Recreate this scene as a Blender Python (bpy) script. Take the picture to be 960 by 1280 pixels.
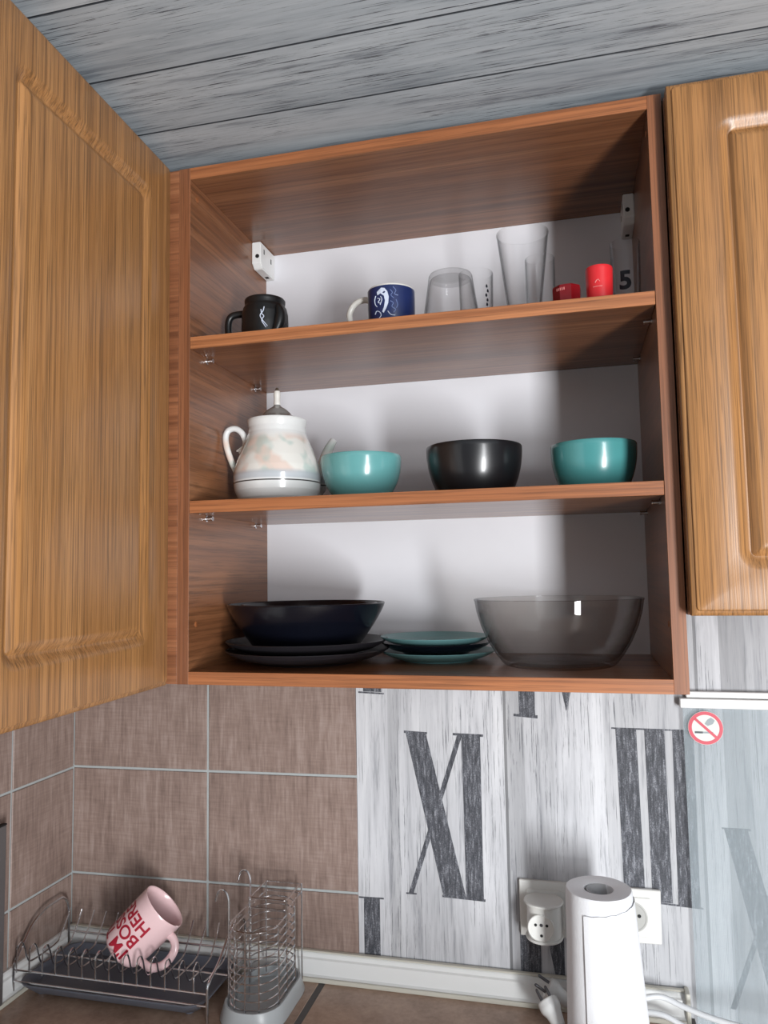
import bpy, bmesh, math, random
from mathutils import Vector, Matrix
random.seed(7)
for o in list(bpy.data.objects): bpy.data.objects.remove(o)
SC = bpy.context.scene
COL = SC.collection

# ------------------------------------------------------------------ camera
cam_d = bpy.data.cameras.new('camera'); cam = bpy.data.objects.new('camera', cam_d); COL.objects.link(cam)
CR = Vector((0.97003129, 0.24240952, -0.01664128)); CU = Vector((0.03582901, -0.07496207, 0.99654251)); CF = Vector((-0.24032392, 0.96727365, 0.08140085))
CP = Vector((0.524002, -1.21654795, 0.14287126))
cam.matrix_world = Matrix(((CR.x, CU.x, -CF.x, CP.x), (CR.y, CU.y, -CF.y, CP.y), (CR.z, CU.z, -CF.z, CP.z), (0, 0, 0, 1)))
cam_d.sensor_fit = 'VERTICAL'; cam_d.sensor_height = 32.0; cam_d.lens = 32.0 * 950.566 / 1280.0
cam_d.clip_start = 0.02
SC.camera = cam
SC.cycles.transparent_max_bounces = 32

# ------------------------------------------------------------------ light
w = bpy.data.worlds.new('room_light'); SC.world = w; w.use_nodes = True
bg = w.node_tree.nodes['Background']; bg.inputs[0].default_value = (0.92, 0.95, 1.0, 1); bg.inputs[1].default_value = 0.125
# daylight from the kitchen window behind the camera
ld = bpy.data.lights.new('window_daylight', 'AREA'); ld.shape = 'RECTANGLE'; ld.size = 0.38; ld.size_y = 1.05
ld.energy = 96; ld.color = (0.97, 0.985, 1.0)
lo = bpy.data.objects.new('window_daylight', ld); COL.objects.link(lo)
lo.location = (1.85, -2.65, -0.64)
lo.rotation_euler = (Vector((0.35, -0.1, 0.10)) - lo.location).to_track_quat('-Z', 'Y').to_euler()
# weak fill lamp added above the window light to brighten the counter
lu = bpy.data.lights.new('counter_fill', 'AREA'); lu.shape = 'RECTANGLE'; lu.size = 0.38; lu.size_y = 0.7; lu.energy = 21; lu.color = (0.97, 0.985, 1.0)
luo = bpy.data.objects.new('counter_fill', lu); COL.objects.link(luo); luo.location = (1.85, -2.65, 0.30)
luo.rotation_euler = (Vector((0.35, -0.1, -0.2)) - luo.location).to_track_quat('-Z', 'Y').to_euler()
SC.view_settings.view_transform = 'Standard'; SC.view_settings.look = 'None'
SC.view_settings.exposure = 0.0; SC.view_settings.gamma = 1.0; SC.view_settings.use_curve_mapping = False

# ------------------------------------------------------------------ helpers
def link(o, parent=None):
    COL.objects.link(o)
    if parent is not None: o.parent = parent
    return o
def obj(name, bm, mat, parent=None, smooth=False, loc=None):
    me = bpy.data.meshes.new(name)
    bmesh.ops.recalc_face_normals(bm, faces=bm.faces[:])
    bm.to_mesh(me); bm.free()
    if smooth:
        for p in me.polygons: p.use_smooth = True
        if smooth != 'all':
            try: me.set_sharp_from_angle(angle=math.radians(42))
            except Exception: pass
    me.materials.append(mat)
    o = bpy.data.objects.new(name, me); link(o, parent)
    if loc is not None: o.location = loc
    return o
def inst(src, name, parent=None, loc=None, rot=None):
    o = bpy.data.objects.new(name, src.data); link(o, parent)
    if loc is not None: o.location = loc
    if rot is not None: o.rotation_euler = rot
    return o
def thing(name, label, cat, loc=(0, 0, 0), group=None):
    o = bpy.data.objects.new(name, None); o.empty_display_size = 0.02; COL.objects.link(o); o.location = loc
    return tag(o, label, cat, group)
def tag(o, label, cat, group=None):
    o['label'] = label; o['category'] = cat
    if group: o['group'] = group
    return o
def struct(o, label=None):
    o['kind'] = 'structure'
    if label: o['label'] = label
    return o
def box(x0, x1, y0, y1, z0, z1, bev=0.0, seg=1, bm=None):
    bm = bm or bmesh.new()
    M = Matrix.Translation(((x0 + x1) / 2, (y0 + y1) / 2, (z0 + z1) / 2)) @ Matrix.Diagonal((x1 - x0, y1 - y0, z1 - z0, 1))
    r = bmesh.ops.create_cube(bm, size=1.0, matrix=M)
    if bev:
        es = list({e for v in r['verts'] for e in v.link_edges})
        bmesh.ops.bevel(bm, geom=es, offset=bev, segments=seg, affect='EDGES', profile=0.5)
    return bm
def prism(poly, y0, y1, bev=0.0, bm=None):            # polygon in (x, z), pushed from y0 to y1
    bm = bm or bmesh.new()
    a = [bm.verts.new((x, y0, z)) for x, z in poly]; b = [bm.verts.new((x, y1, z)) for x, z in poly]
    n = len(poly); fs = [bm.faces.new(a), bm.faces.new(b[::-1])]
    for i in range(n): fs.append(bm.faces.new((a[i], b[i], b[(i + 1) % n], a[(i + 1) % n])))
    if bev:
        es = list({e for f in fs for e in f.edges})
        bmesh.ops.bevel(bm, geom=es, offset=bev, segments=1, affect='EDGES')
    return bm
def lathe(prof, seg=64, bm=None, c=(0, 0, 0), a0=0.0):   # profile of (r, z); r = 0 closes on the axis
    bm = bm or bmesh.new(); rings = []
    full = [prof[0]]
    for (r0, z0), (r1, z1) in zip(prof, prof[1:]):     # holding loops keep long walls shaded true
        L = math.hypot(r1 - r0, z1 - z0)
        if L > 0.006:
            for d in (0.0009, L - 0.0009): full.append((r0 + (r1 - r0) * d / L, z0 + (z1 - z0) * d / L))
        full.append((r1, z1))
    for r, z in full:
        if r < 1e-6: rings.append([bm.verts.new((c[0], c[1], c[2] + z))])
        else: rings.append([bm.verts.new((c[0] + r * math.cos(a0 + 2 * math.pi * k / seg), c[1] + r * math.sin(a0 + 2 * math.pi * k / seg), c[2] + z)) for k in range(seg)])
    for A, B in zip(rings, rings[1:]):
        if len(A) == 1 and len(B) == 1: continue
        for k in range(seg):
            k2 = (k + 1) % seg
            if len(A) == 1: bm.faces.new((A[0], B[k], B[k2]))
            elif len(B) == 1: bm.faces.new((A[k], A[k2], B[0]))
            else: bm.faces.new((A[k], A[k2], B[k2], B[k]))
    return bm
def spline(pts, n=8, closed=False):
    P = [Vector(p) for p in pts]; out = []; N = len(P)
    rng = range(N if closed else N - 1)
    for i in rng:
        if closed: a, b, c, d = P[i - 1], P[i], P[(i + 1) % N], P[(i + 2) % N]
        else: a, b, c, d = P[max(i - 1, 0)], P[i], P[i + 1], P[min(i + 2, N - 1)]
        for k in range(n):
            t = k / n
            out.append(0.5 * ((2 * b) + (c - a) * t + (2 * a - 5 * b + 4 * c - d) * t * t + (3 * b - a - 3 * c + d) * t ** 3))
    if not closed: out.append(P[-1])
    return out
def tube(path, r, seg=8, closed=False, bm=None, sx=1.0, ref=None):   # r number or list; sx flattens across
    bm = bm or bmesh.new(); P = [Vector(p) for p in path]; N = len(P); rings = []
    nrm = None
    for i in range(N):
        if closed: t = (P[(i + 1) % N] - P[i - 1])
        else: t = P[min(i + 1, N - 1)] - P[max(i - 1, 0)]
        t.normalize()
        if nrm is None:
            u = Vector(ref) if ref else (Vector((0, 0, 1)) if abs(t.z) < 0.9 else Vector((1, 0, 0)))
            nrm = (u - t * u.dot(t)).normalized()
        else:
            nrm = (nrm - t * nrm.dot(t))
            nrm.normalize()
        bn = t.cross(nrm); rr = r[i] if isinstance(r, (list, tuple)) else r
        rings.append([bm.verts.new(P[i] + rr * (math.cos(2 * math.pi * k / seg) * nrm * sx + math.sin(2 * math.pi * k / seg) * bn)) for k in range(seg)])
    pairs = list(zip(rings, rings[1:])) + ([(rings[-1], rings[0])] if closed else [])
    for A, B in pairs:
        for k in range(seg): bm.faces.new((A[k], A[(k + 1) % seg], B[(k + 1) % seg], B[k]))
    if not closed:
        bm.faces.new(rings[0][::-1]); bm.faces.new(rings[-1])
    return bm
def rrect(x0, x1, y0, y1, r, n=6):
    r = max(min(r, (x1 - x0) / 2 - 1e-5, (y1 - y0) / 2 - 1e-5), 1e-5); out = []
    for cx, cy, a in ((x1 - r, y1 - r, 0), (x0 + r, y1 - r, 90), (x0 + r, y0 + r, 180), (x1 - r, y0 + r, 270)):
        for k in range(n + 1):
            t = math.radians(a + 90 * k / n); out.append((cx + r * math.cos(t), cy + r * math.sin(t)))
    return out
def loft(rings, f=lambda u, v, d: (u, v, d), cap0=True, cap1=True, bm=None):  # rings: list of (2D loop, depth)
    bm = bm or bmesh.new(); R = [[bm.verts.new(f(u, v, d)) for u, v in lp] for lp, d in rings]
    n = len(R[0])
    for A, B in zip(R, R[1:]):
        for k in range(n): bm.faces.new((A[k], A[(k + 1) % n], B[(k + 1) % n], B[k]))
    if cap0: bm.faces.new(R[0][::-1])
    if cap1: bm.faces.new(R[-1])
    return bm
def text_bm(s, size, bold=0.0, cuts=2):
    cu = bpy.data.curves.new('lettering', 'FONT'); cu.body = s; cu.size = size; cu.offset = bold; cu.align_x = 'CENTER'; cu.align_y = 'CENTER'
    o = bpy.data.objects.new('lettering', cu); COL.objects.link(o)
    dg = bpy.context.evaluated_depsgraph_get(); me = bpy.data.meshes.new_from_object(o.evaluated_get(dg))
    bpy.data.objects.remove(o)
    bm = bmesh.new(); bm.from_mesh(me); bpy.data.meshes.remove(me)
    bmesh.ops.triangulate(bm, faces=bm.faces[:])
    for _ in range(cuts):
        es = [e for e in bm.edges if e.calc_length() > size * 0.12]
        if es: bmesh.ops.subdivide_edges(bm, edges=es, cuts=1, use_grid_fill=True)
        bmesh.ops.triangulate(bm, faces=bm.faces[:])
    return bm
def wrap(bm, R, a0, zc, flip=1, up=1):               # lay flat (x, y) on a cylinder of radius R (function of z or number)
    for v in bm.verts:
        z = zc + up * v.co.y; rr = R(z) if callable(R) else R
        a = a0 + flip * up * v.co.x / rr
        v.co = Vector((rr * math.cos(a), rr * math.sin(a), z))
    return bm

# ------------------------------------------------------------------ materials
def lin(r, g, b): return tuple(((c / 255) / 12.92 if c / 255 <= 0.04045 else ((c / 255 + 0.055) / 1.055) ** 2.4) for c in (r, g, b)) + (1,)
class NT:
    def __init__(s, name):
        m = bpy.data.materials.new(name); m.use_nodes = True; s.m = m; s.t = m.node_tree; s.n = s.t.nodes; s.l = s.t.links
        s.b = s.n['Principled BSDF']; s.out = s.n['Material Output']
    def new(s, t, **kw):
        n = s.n.new(t)
        for k, v in kw.items(): setattr(n, k, v)
        return n
    def put(s, node, i, v):
        if hasattr(v, 'is_linked'): s.l.new(v, node.inputs[i])
        elif v is not None: node.inputs[i].default_value = v
    def coord(s, rnd=0.0):
        c = s.new('ShaderNodeTexCoord').outputs['Object']
        if rnd:
            oi = s.new('ShaderNodeObjectInfo').outputs['Random']
            return s.vm('ADD', c, s.comb(s.ma('MULTIPLY', oi, rnd), s.ma('MULTIPLY', oi, rnd * 0.7), s.ma('MULTIPLY', oi, rnd * 1.3)))
        return c
    def comb(s, x=0, y=0, z=0):
        n = s.new('ShaderNodeCombineXYZ'); s.put(n, 0, x); s.put(n, 1, y); s.put(n, 2, z); return n.outputs[0]
    def sep(s, v):
        n = s.new('ShaderNodeSeparateXYZ'); s.put(n, 0, v); return n.outputs
    def vm(s, op, a, b=None):
        n = s.new('ShaderNodeVectorMath', operation=op); s.put(n, 0, a); s.put(n, 1, b); return n.outputs[0]
    def ma(s, op, a, b=None, c=None, clamp=False):
        n = s.new('ShaderNodeMath', operation=op); n.use_clamp = clamp; s.put(n, 0, a); s.put(n, 1, b)
        if c is not None: s.put(n, 2, c)
        return n.outputs[0]
    def noise(s, vec, sc, scale=1.0, detail=3, rough=0.55, dist=0.0):
        n = s.new('ShaderNodeTexNoise'); s.put(n, 'Vector', s.vm('MULTIPLY', vec, sc) if sc else vec)
        n.inputs['Scale'].default_value = scale; n.inputs['Detail'].default_value = detail; n.inputs['Roughness'].default_value = rough; n.inputs['Distortion'].default_value = dist
        return n.outputs['Fac']
    def ramp(s, fac, stops, const=False):
        n = s.new('ShaderNodeValToRGB'); s.put(n, 0, fac); e = n.color_ramp.elements
        if const: n.color_ramp.interpolation = 'CONSTANT'
        while len(e) < len(stops): e.new(0.5)
        for el, (p, c) in zip(e, stops):
            el.position = p; el.color = c if isinstance(c, tuple) else (c, c, c, 1)
        return n.outputs[0]
    def mix(s, fac, a, b, blend='MIX'):
        n = s.new('ShaderNodeMix', data_type='RGBA', blend_type=blend); s.put(n, 0, fac); s.put(n, 6, a); s.put(n, 7, b); return n.outputs[2]
    def bump(s, h, st, d=0.001):
        n = s.new('ShaderNodeBump'); n.inputs['Strength'].default_value = st; n.inputs['Distance'].default_value = d; s.put(n, 'Height', h); s.l.new(n.outputs[0], s.b.inputs['Normal'])
    def fin(s, col, rough=0.5, **kw):
        s.put(s.b, 'Base Color', col); s.put(s.b, 'Roughness', rough)
        for k, v in kw.items(): s.put(s.b, k.replace('_', ' '), v)
        return s.m
def plain(name, rgb, rough=0.5, var=0.0, sc=40, **kw):
    t = NT(name); c = lin(*rgb)
    n = t.noise(t.coord(), None, sc, 3)
    d = tuple(x * (1 - var) for x in c[:3]) + (1,)
    return t.fin(t.mix(n, d, c), rough, **kw)
def wood(name, axis, dark, mid, light, rough=0.38, band=26, pore=220, rnd=3.0, pore_amt=0.45, coat=0.12, squash=None):
    t = NT(name); v = t.coord(rnd)
    if squash: v = t.vm('MULTIPLY', v, squash)
    def sc(across, along): return tuple(along if 'xyz'[i] == axis else across for i in range(3))
    n0 = t.noise(v, sc(5, 0.7), 1, 2, 0.5)
    n1 = t.noise(v, sc(band, 0.7), 1, 4, 0.6, 0.5)
    n2 = t.noise(v, sc(pore, 3), 1, 3, 0.65, 0.15)
    n3 = t.noise(v, sc(pore * 2.2, 14), 1, 2, 0.5)
    f = t.ma('ADD', t.ma('MULTIPLY', n1, 0.65), t.ma('MULTIPLY', n0, 0.35))
    c = t.ramp(f, [(0.30, lin(*dark)), (0.48, lin(*mid)), (0.68, lin(*light))])
    p = t.ma('MULTIPLY', t.ramp(n2, [(0.36, 1.0), (0.56, 0.0)]), pore_amt)
    c = t.mix(p, c, lin(*[k * 0.62 for k in dark]))
    p3 = t.ma('MULTIPLY', t.ramp(n3, [(0.33, 1.0), (0.45, 0.0)]), pore_amt * 0.9)
    c = t.mix(p3, c, lin(*[k * 0.6 for k in dark]))
    t.bump(t.ma('SUBTRACT', 1.0, p), 0.12, 0.0006)
    return t.fin(c, rough, Coat_Weight=coat, Coat_Roughness=0.3)

CAR = dict(dark=(88, 53, 33), mid=(129, 83, 54), light=(152, 104, 71))
CAR_X = wood('walnut_board_along', 'x', rough=0.27, coat=0.25, band=30, pore=200, pore_amt=0.35, **CAR)
CAR_Y = wood('walnut_board_deep', 'y', rough=0.3, coat=0.2, band=30, pore=200, pore_amt=0.4, **CAR)
CAR_Z = wood('walnut_board_upright', 'z', rough=0.42, band=30, pore=200, pore_amt=0.35, **CAR)
EDGE_X = wood('walnut_edge_along', 'x', (122, 70, 40), (160, 99, 60), (180, 118, 76), 0.42, band=60, pore=260, pore_amt=0.4)
EDGE_Z = wood('walnut_edge_upright', 'z', (98, 57, 35), (130, 80, 51), (150, 98, 66), 0.42, band=60, pore=260, pore_amt=0.4)
WHITE_BACK = plain('white_hardboard', (220, 220, 225), 0.45, 0.03)
WHITE_PL = plain('white_plastic', (226, 227, 226), 0.35, 0.02)
CREAM_PL = plain('cream_plastic', (205, 202, 190), 0.45, 0.08, 90)
SOCK_PL = plain('socket_plastic', (222, 222, 218), 0.3, 0.02)
DARK_HOLE = plain('dark_recess', (18, 18, 19), 0.7)
CHROME = plain('chrome_wire', (222, 222, 224), 0.2, 0.05, Metallic=1.0)
STEEL = plain('brushed_steel', (120, 120, 124), 0.35, 0.2, 200, Metallic=1.0)
TEAL = plain('teal_glaze', (102, 162, 162), 0.22, 0.12, 30, Coat_Weight=0.4, Coat_Roughness=0.1)
TEAL2 = plain('deep_teal_glaze', (74, 142, 142), 0.25, 0.12, 30, Coat_Weight=0.4, Coat_Roughness=0.1)
TEAL_PL = plain('teal_matte_glaze', (104, 150, 152), 0.32, 0.1, 30)
BLACK_CER = plain('black_glaze', (26, 26, 29), 0.3, 0.2, 30, Coat_Weight=0.3, Coat_Roughness=0.15)
NAVY_CER = plain('blue_black_glaze', (11, 13, 22), 0.22, 0.2, 30)
CHAR_CER = plain('charcoal_matte_glaze', (34, 32, 36), 0.38, 0.2, 30)
BLACK_MUG = plain('black_mug_glaze', (20, 20, 21), 0.35, 0.2, 60)
PINK = plain('pink_glaze', (230, 196, 198), 0.25, 0.04, 30, Coat_Weight=0.4, Coat_Roughness=0.12)
RED_PRINT = plain('red_print', (168, 22, 48), 0.4, 0.15, 300)
WHITE_GLAZE = plain('white_glaze', (218, 216, 210), 0.2, 0.03, 30)
BLUE_PRINT = plain('navy_blue_print', (33, 46, 92), 0.3, 0.2, 60)
WHITE_PRINT = plain('white_print', (205, 214, 232), 0.5, 0.1, 200)
PALE_BLUE_PRINT = plain('pale_blue_print', (110, 128, 176), 0.5, 0.2, 200)
DARK_PRINT = plain('dark_blue_print', (24, 30, 44), 0.5)
RED_CUP = plain('bright_red_wax', (214, 42, 48), 0.4, 0.1, 60)
DARK_RED = plain('dark_red_glass', (126, 18, 26), 0.2, 0.25, 60)
PALE_PINK_PRINT = plain('pale_pink_print', (232, 140, 136), 0.5, 0.1)
PAPER = NT('paper_towel'); _n = PAPER.noise(PAPER.coord(), None, 420, 2); PAPER.bump(_n, 0.35, 0.0008); PAPER = PAPER.fin(lin(232, 233, 236), 0.85)
CARD = plain('cardboard_core', (190, 190, 192), 0.8, 0.1)
TRAY_PL = plain('blue_grey_plastic', (96, 100, 111), 0.3, 0.1, 20)
FROST_PL = plain('frosted_grey_plastic', (172, 176, 178), 0.35, 0.06, 20)
CABLE = plain('white_cable', (214, 216, 218), 0.4)
STICK_RED = plain('sticker_red', (206, 62, 82), 0.45, 0.2, 700)
STICK_WHITE = plain('sticker_white', (214, 218, 212), 0.5, 0.12, 160)
STICK_DARK = plain('sticker_dark', (60, 66, 72), 0.5)
STICK_GREY = plain('sticker_grey', (150, 160, 164), 0.5, 0.2, 300)
GROUT = plain('pale_grout', (172, 177, 177), 0.8, 0.15, 120)
DARKGROUT = plain('dark_joint', (96, 92, 90), 0.8, 0.2, 120)
BOARD_GREY = plain('grey_board', (92, 88, 88), 0.4, 0.1)
PLASTER = plain('plaster', (196, 196, 194), 0.85, 0.04)
FLOOR_M = plain('floor_covering', (120, 100, 84), 0.6, 0.2, 8)

def tile_mat():
    t = NT('linen_tile'); v = t.coord(5.0)
    a = t.noise(v, (260, 260, 22), 1, 3, 0.6); b = t.noise(v, (24, 24, 300), 1, 2, 0.6); c = t.noise(v, None, 7, 3); d = t.noise(v, (90, 90, 14), 1, 3, 0.65)
    f = t.ma('ADD', t.ma('ADD', t.ma('MULTIPLY', a, 0.34), t.ma('MULTIPLY', b, 0.16)), t.ma('ADD', t.ma('MULTIPLY', c, 0.2), t.ma('MULTIPLY', d, 0.3)))
    col = t.ramp(f, [(0.34, lin(108, 90, 83)), (0.5, lin(139, 119, 110)), (0.66, lin(164, 146, 138))])
    t.bump(a, 0.15, 0.0005)
    return t.fin(col, 0.42)
TILE = tile_mat()
def counter_mat():
    t = NT('brown_counter_tile'); v = t.coord(4.0)
    a = t.noise(v, None, 14, 4, 0.6); b = t.noise(v, None, 160, 3, 0.6)
    f = t.ma('ADD', t.ma('MULTIPLY', a, 0.7), t.ma('MULTIPLY', b, 0.3))
    return t.fin(t.ramp(f, [(0.35, lin(136, 110, 93)), (0.5, lin(162, 134, 116)), (0.66, lin(182, 154, 134))]), 0.3)
COUNTER = counter_mat()
def plank_print(name, along, cols, streak, rnd, boards=None, pitch=None):
    """weathered painted plank print; along is the grain axis"""
    t = NT(name); v = t.coord(rnd)
    def sc(ac, al): return tuple(al if 'xyz'[i] == along else ac for i in range(3))
    big = t.noise(v, sc(9, 1.6), 1, 3, 0.6); mid = t.noise(v, sc(60, 4), 1, 4, 0.7, 0.3)
    fine = t.noise(v, sc(560, 11), 1, 4, 0.75); patch = t.noise(v, sc(14, 5), 1, 3, 0.6)
    f = t.ma('ADD', t.ma('MULTIPLY', big, 0.45), t.ma('MULTIPLY', mid, 0.55))
    c = t.ramp(f, [(0.32, lin(*cols[0])), (0.5, lin(*cols[1])), (0.66, lin(*cols[2]))])
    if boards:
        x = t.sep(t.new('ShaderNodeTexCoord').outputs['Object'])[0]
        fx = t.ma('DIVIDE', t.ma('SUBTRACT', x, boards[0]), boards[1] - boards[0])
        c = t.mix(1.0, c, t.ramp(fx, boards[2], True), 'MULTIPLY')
    k = t.ma('MULTIPLY', t.ramp(fine, [(0.395, 1.0), (0.43, 0.0)]), t.ramp(patch, [(0.40, 0.12), (0.58, 1.0)]))
    c = t.mix(t.ma('MULTIPLY', k, streak), c, lin(54, 56, 64))
    k2 = t.ma('MULTIPLY', t.ramp(mid, [(0.36, 1.0), (0.44, 0.0)]), streak * 0.36)
    c = t.mix(k2, c, lin(96, 100, 109))
    if pitch:   # dark tongue-and-groove joint along both long edges of a plank
        y = t.sep(t.new('ShaderNodeTexCoord').outputs['Object'])[1]
        e = t.ma('SUBTRACT', pitch / 2, t.ma('ABSOLUTE', t.ma('ADD', y, pitch / 2)))
        c = t.mix(t.ramp(t.ma('DIVIDE', e, 0.004), [(0.30, 1.0), (0.42, 0.0)]), c, lin(48, 52, 58))
    return t.fin(c, 0.62)
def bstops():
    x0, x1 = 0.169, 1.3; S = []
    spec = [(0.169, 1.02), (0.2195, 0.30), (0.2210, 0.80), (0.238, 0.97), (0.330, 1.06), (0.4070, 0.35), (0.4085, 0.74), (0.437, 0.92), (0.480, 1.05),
            (0.5540, 0.45), (0.5555, 0.90), (0.572, 0.80), (0.690, 0.42), (0.6915, 0.98), (0.722, 0.38), (0.7235, 0.60), (0.760, 0.74), (0.835, 0.40), (0.8365, 0.95), (0.92, 0.75), (1.0, 0.4), (1.0015, 1.0), (1.12, 0.8)]  # boards under the right cabinet: darker print, with soft shadow toned in
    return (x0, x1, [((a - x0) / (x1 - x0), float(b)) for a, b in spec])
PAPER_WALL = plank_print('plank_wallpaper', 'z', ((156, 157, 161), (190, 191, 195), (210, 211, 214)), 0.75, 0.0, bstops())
CEIL = plank_print('ceiling_panel', 'x', ((118, 129, 138), (168, 177, 184), (190, 198, 204)), 0.95, 6.0, None, 0.1112)
def numeral_mat():
    t = NT('dark_numeral_print'); v = t.coord()
    a = t.noise(v, (300, 300, 40), 1, 3, 0.7); b = t.noise(v, None, 700, 2, 0.6)
    f = t.ma('ADD', t.ma('MULTIPLY', a, 0.6), t.ma('MULTIPLY', b, 0.4))
    return t.fin(t.ramp(f, [(0.40, lin(50, 52, 58)), (0.53, lin(82, 84, 91)), (0.64, lin(140, 142, 149))]), 0.65)
NUMERAL = numeral_mat()
def glass(name, tint, edge=0.35, refl=1.0, rough=0.02):
    """thin clear glass: see-through face on, darker and mirror-like at grazing angles"""
    t = NT(name); t.n.remove(t.b)
    lw = t.new('ShaderNodeLayerWeight'); lw.inputs[0].default_value = 0.5
    f = lw.outputs['Facing']
    tr = t.new('ShaderNodeBsdfTransparent'); gl = t.new('ShaderNodeBsdfGlossy'); gl.inputs['Roughness'].default_value = rough
    c = lin(*tint); e = tuple(x * edge for x in c[:3]) + (1,)
    t.put(tr, 0, t.mix(t.ma('POWER', f, 3.2), c, e))
    gl.inputs[0].default_value = (0.95, 0.97, 1, 1)
    k = t.ma('MULTIPLY_ADD', t.ma('POWER', f, 4.0), 0.5 * refl, 0.02 * refl)
    mx = t.new('ShaderNodeMixShader'); t.put(mx, 0, k); t.l.new(tr.outputs[0], mx.inputs[1]); t.l.new(gl.outputs[0], mx.inputs[2])
    t.l.new(mx.outputs[0], t.out.inputs[0]); return t.m
GLASS = glass('clear_glass', (255, 255, 255), 0.22, 0.6)
SMOKE = glass('smoky_glass', (245, 244, 243), 0.35, 1.1)
def splash_mat():
    t = NT('dotted_splash_sheet'); v = t.coord(); x, y, z = t.sep(v)
    k = 2 * math.pi / 0.0032
    d = t.ma('MULTIPLY', t.ma('SINE', t.ma('MULTIPLY', t.ma('ADD', x, z), k)), t.ma('SINE', t.ma('MULTIPLY', t.ma('SUBTRACT', x, z), k)))
    a = t.ma('MULTIPLY_ADD', d, 0.12, 0.24)
    t.put(t.b, 'Alpha', a)
    return t.fin(lin(190, 203, 209), 0.18)
SPLASH = splash_mat()
def teapot_mat():
    t = NT('pearl_glaze'); v = t.coord(); z = t.sep(v)[2]
    n = t.noise(v, None, 22, 2, 0.5); m = t.noise(t.vm('ADD', v, (3.1, 1.7, 0.4)), None, 26, 2, 0.5)
    c = t.mix(t.ramp(n, [(0.47, 0.0), (0.56, 0.55)]), lin(222, 220, 214), lin(214, 178, 160))
    c = t.mix(t.ramp(m, [(0.52, 0.0), (0.6, 0.6)]), c, lin(168, 190, 184))
    inp = t.ramp(t.ma('DIVIDE', z, 0.13), [(0.30, 0.0), (0.36, 1.0), (0.72, 1.0), (0.80, 0.0)])
    c = t.mix(inp, lin(216, 217, 216), c)
    c = t.mix(t.ramp(t.ma('DIVIDE', z, 0.13), [(0.26, 0.0), (0.27, 0.55), (0.33, 0.55), (0.37, 0.0)]), c, lin(150, 160, 172))
    c = t.mix(t.ramp(t.ma('DIVIDE', z, 0.13), [(0.232, 0.0), (0.236, 1.0), (0.246, 1.0), (0.25, 0.0)]), c, lin(50, 46, 46))
    return t.fin(c, 0.2, Coat_Weight=0.5, Coat_Roughness=0.08)
TEAPOT = teapot_mat()
LID_GREY = plain('grey_lustre_glaze', (150, 150, 148), 0.25, 0.15, 40, Coat_Weight=0.4)

# ------------------------------------------------------------------ the setting
XL = -0.3585; ZC = 0.735; ZF = -1.39; ZT = -0.4985
wall_back = struct(obj('wall_back', box(XL - 0.1, 2.4, 0.0, 0.1, ZF, ZC + 0.02), PLASTER))
wall_left = struct(obj('wall_left', box(XL - 0.1, XL, -2.0, -0.0001, ZF, ZC + 0.02), PLASTER))
floor = struct(obj('floor', box(XL - 0.1, 2.4, -3.2, 0.1, ZF - 0.05, ZF), FLOOR_M))
ceiling = struct(obj('ceiling', box(XL - 0.1, 2.4, -3.2, 0.1, ZC + 0.006, ZC + 0.06), DARKGROUT))
# ceiling planks run along the back wall
pk = None
for k in range(26):
    ya = -0.013 - 0.1112 * k + 0.1112; yb = ya - 0.1112
    ya = min(ya, -0.0005)
    if k == 0:
        obj('plank', box(XL + 0.001, 2.35, yb + 0.0006, ya, ZC, ZC + 0.008, 0.0004), CEIL, ceiling)
    elif pk is None:
        bm = box(XL + 0.001, 2.35, -0.1112 + 0.0006, -0.0006, 0, 0.008, 0.0004)
        pk = obj('plank', bm, CEIL, ceiling, loc=(0, ya, ZC))
    else: inst(pk, 'plank', ceiling, (0, ya, ZC))
# tiled part of the back wall
SL = 0.0115
def tz(z, x): return z + SL * (x + 0.0947)
XB = 0.169
obj('grout', prism([(XL, -0.56), (XB, -0.56), (XB, 0.01), (XL, 0.01)], -0.0012, 0.002), GROUT, wall_back)
cols = [(XL + 0.003, -0.0967), (-0.0926, XB)]; rows = [(-0.5521, -0.3695), (-0.3695, -0.187), (-0.187, -0.0045)]
for x0, x1 in cols:
    for z0, z1 in rows:
        g = 0.0021
        poly = [(x0, tz(z0, x0) + g), (x1, tz(z0, x1) + g), (x1, tz(z1, x1) - g), (x0, tz(z1, x0) - g)]
        obj('tile', prism(poly, -0.0032, 0.001, 0.0008), TILE, wall_back)
# tiled part of the side wall
bm = bmesh.new(); box(XL - 0.002, XL + 0.0012, -1.4, -0.0032, -0.56, 0.01, bm=bm)
obj('grout', bm, GROUT, wall_left)
ys = [-0.0045, -0.158, -0.4215, -0.685, -0.9485, -1.212]
for a, b in zip(ys, ys[1:]):
    for z0, z1 in rows:
        obj('tile', box(XL - 0.001, XL + 0.0032, b + 0.0021, a - (0.0021 if a < -0.01 else 0), z0 - 0.0045 + 0.0021, z1 - 0.0045 - 0.0021, 0.0008), TILE, wall_left)
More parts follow.
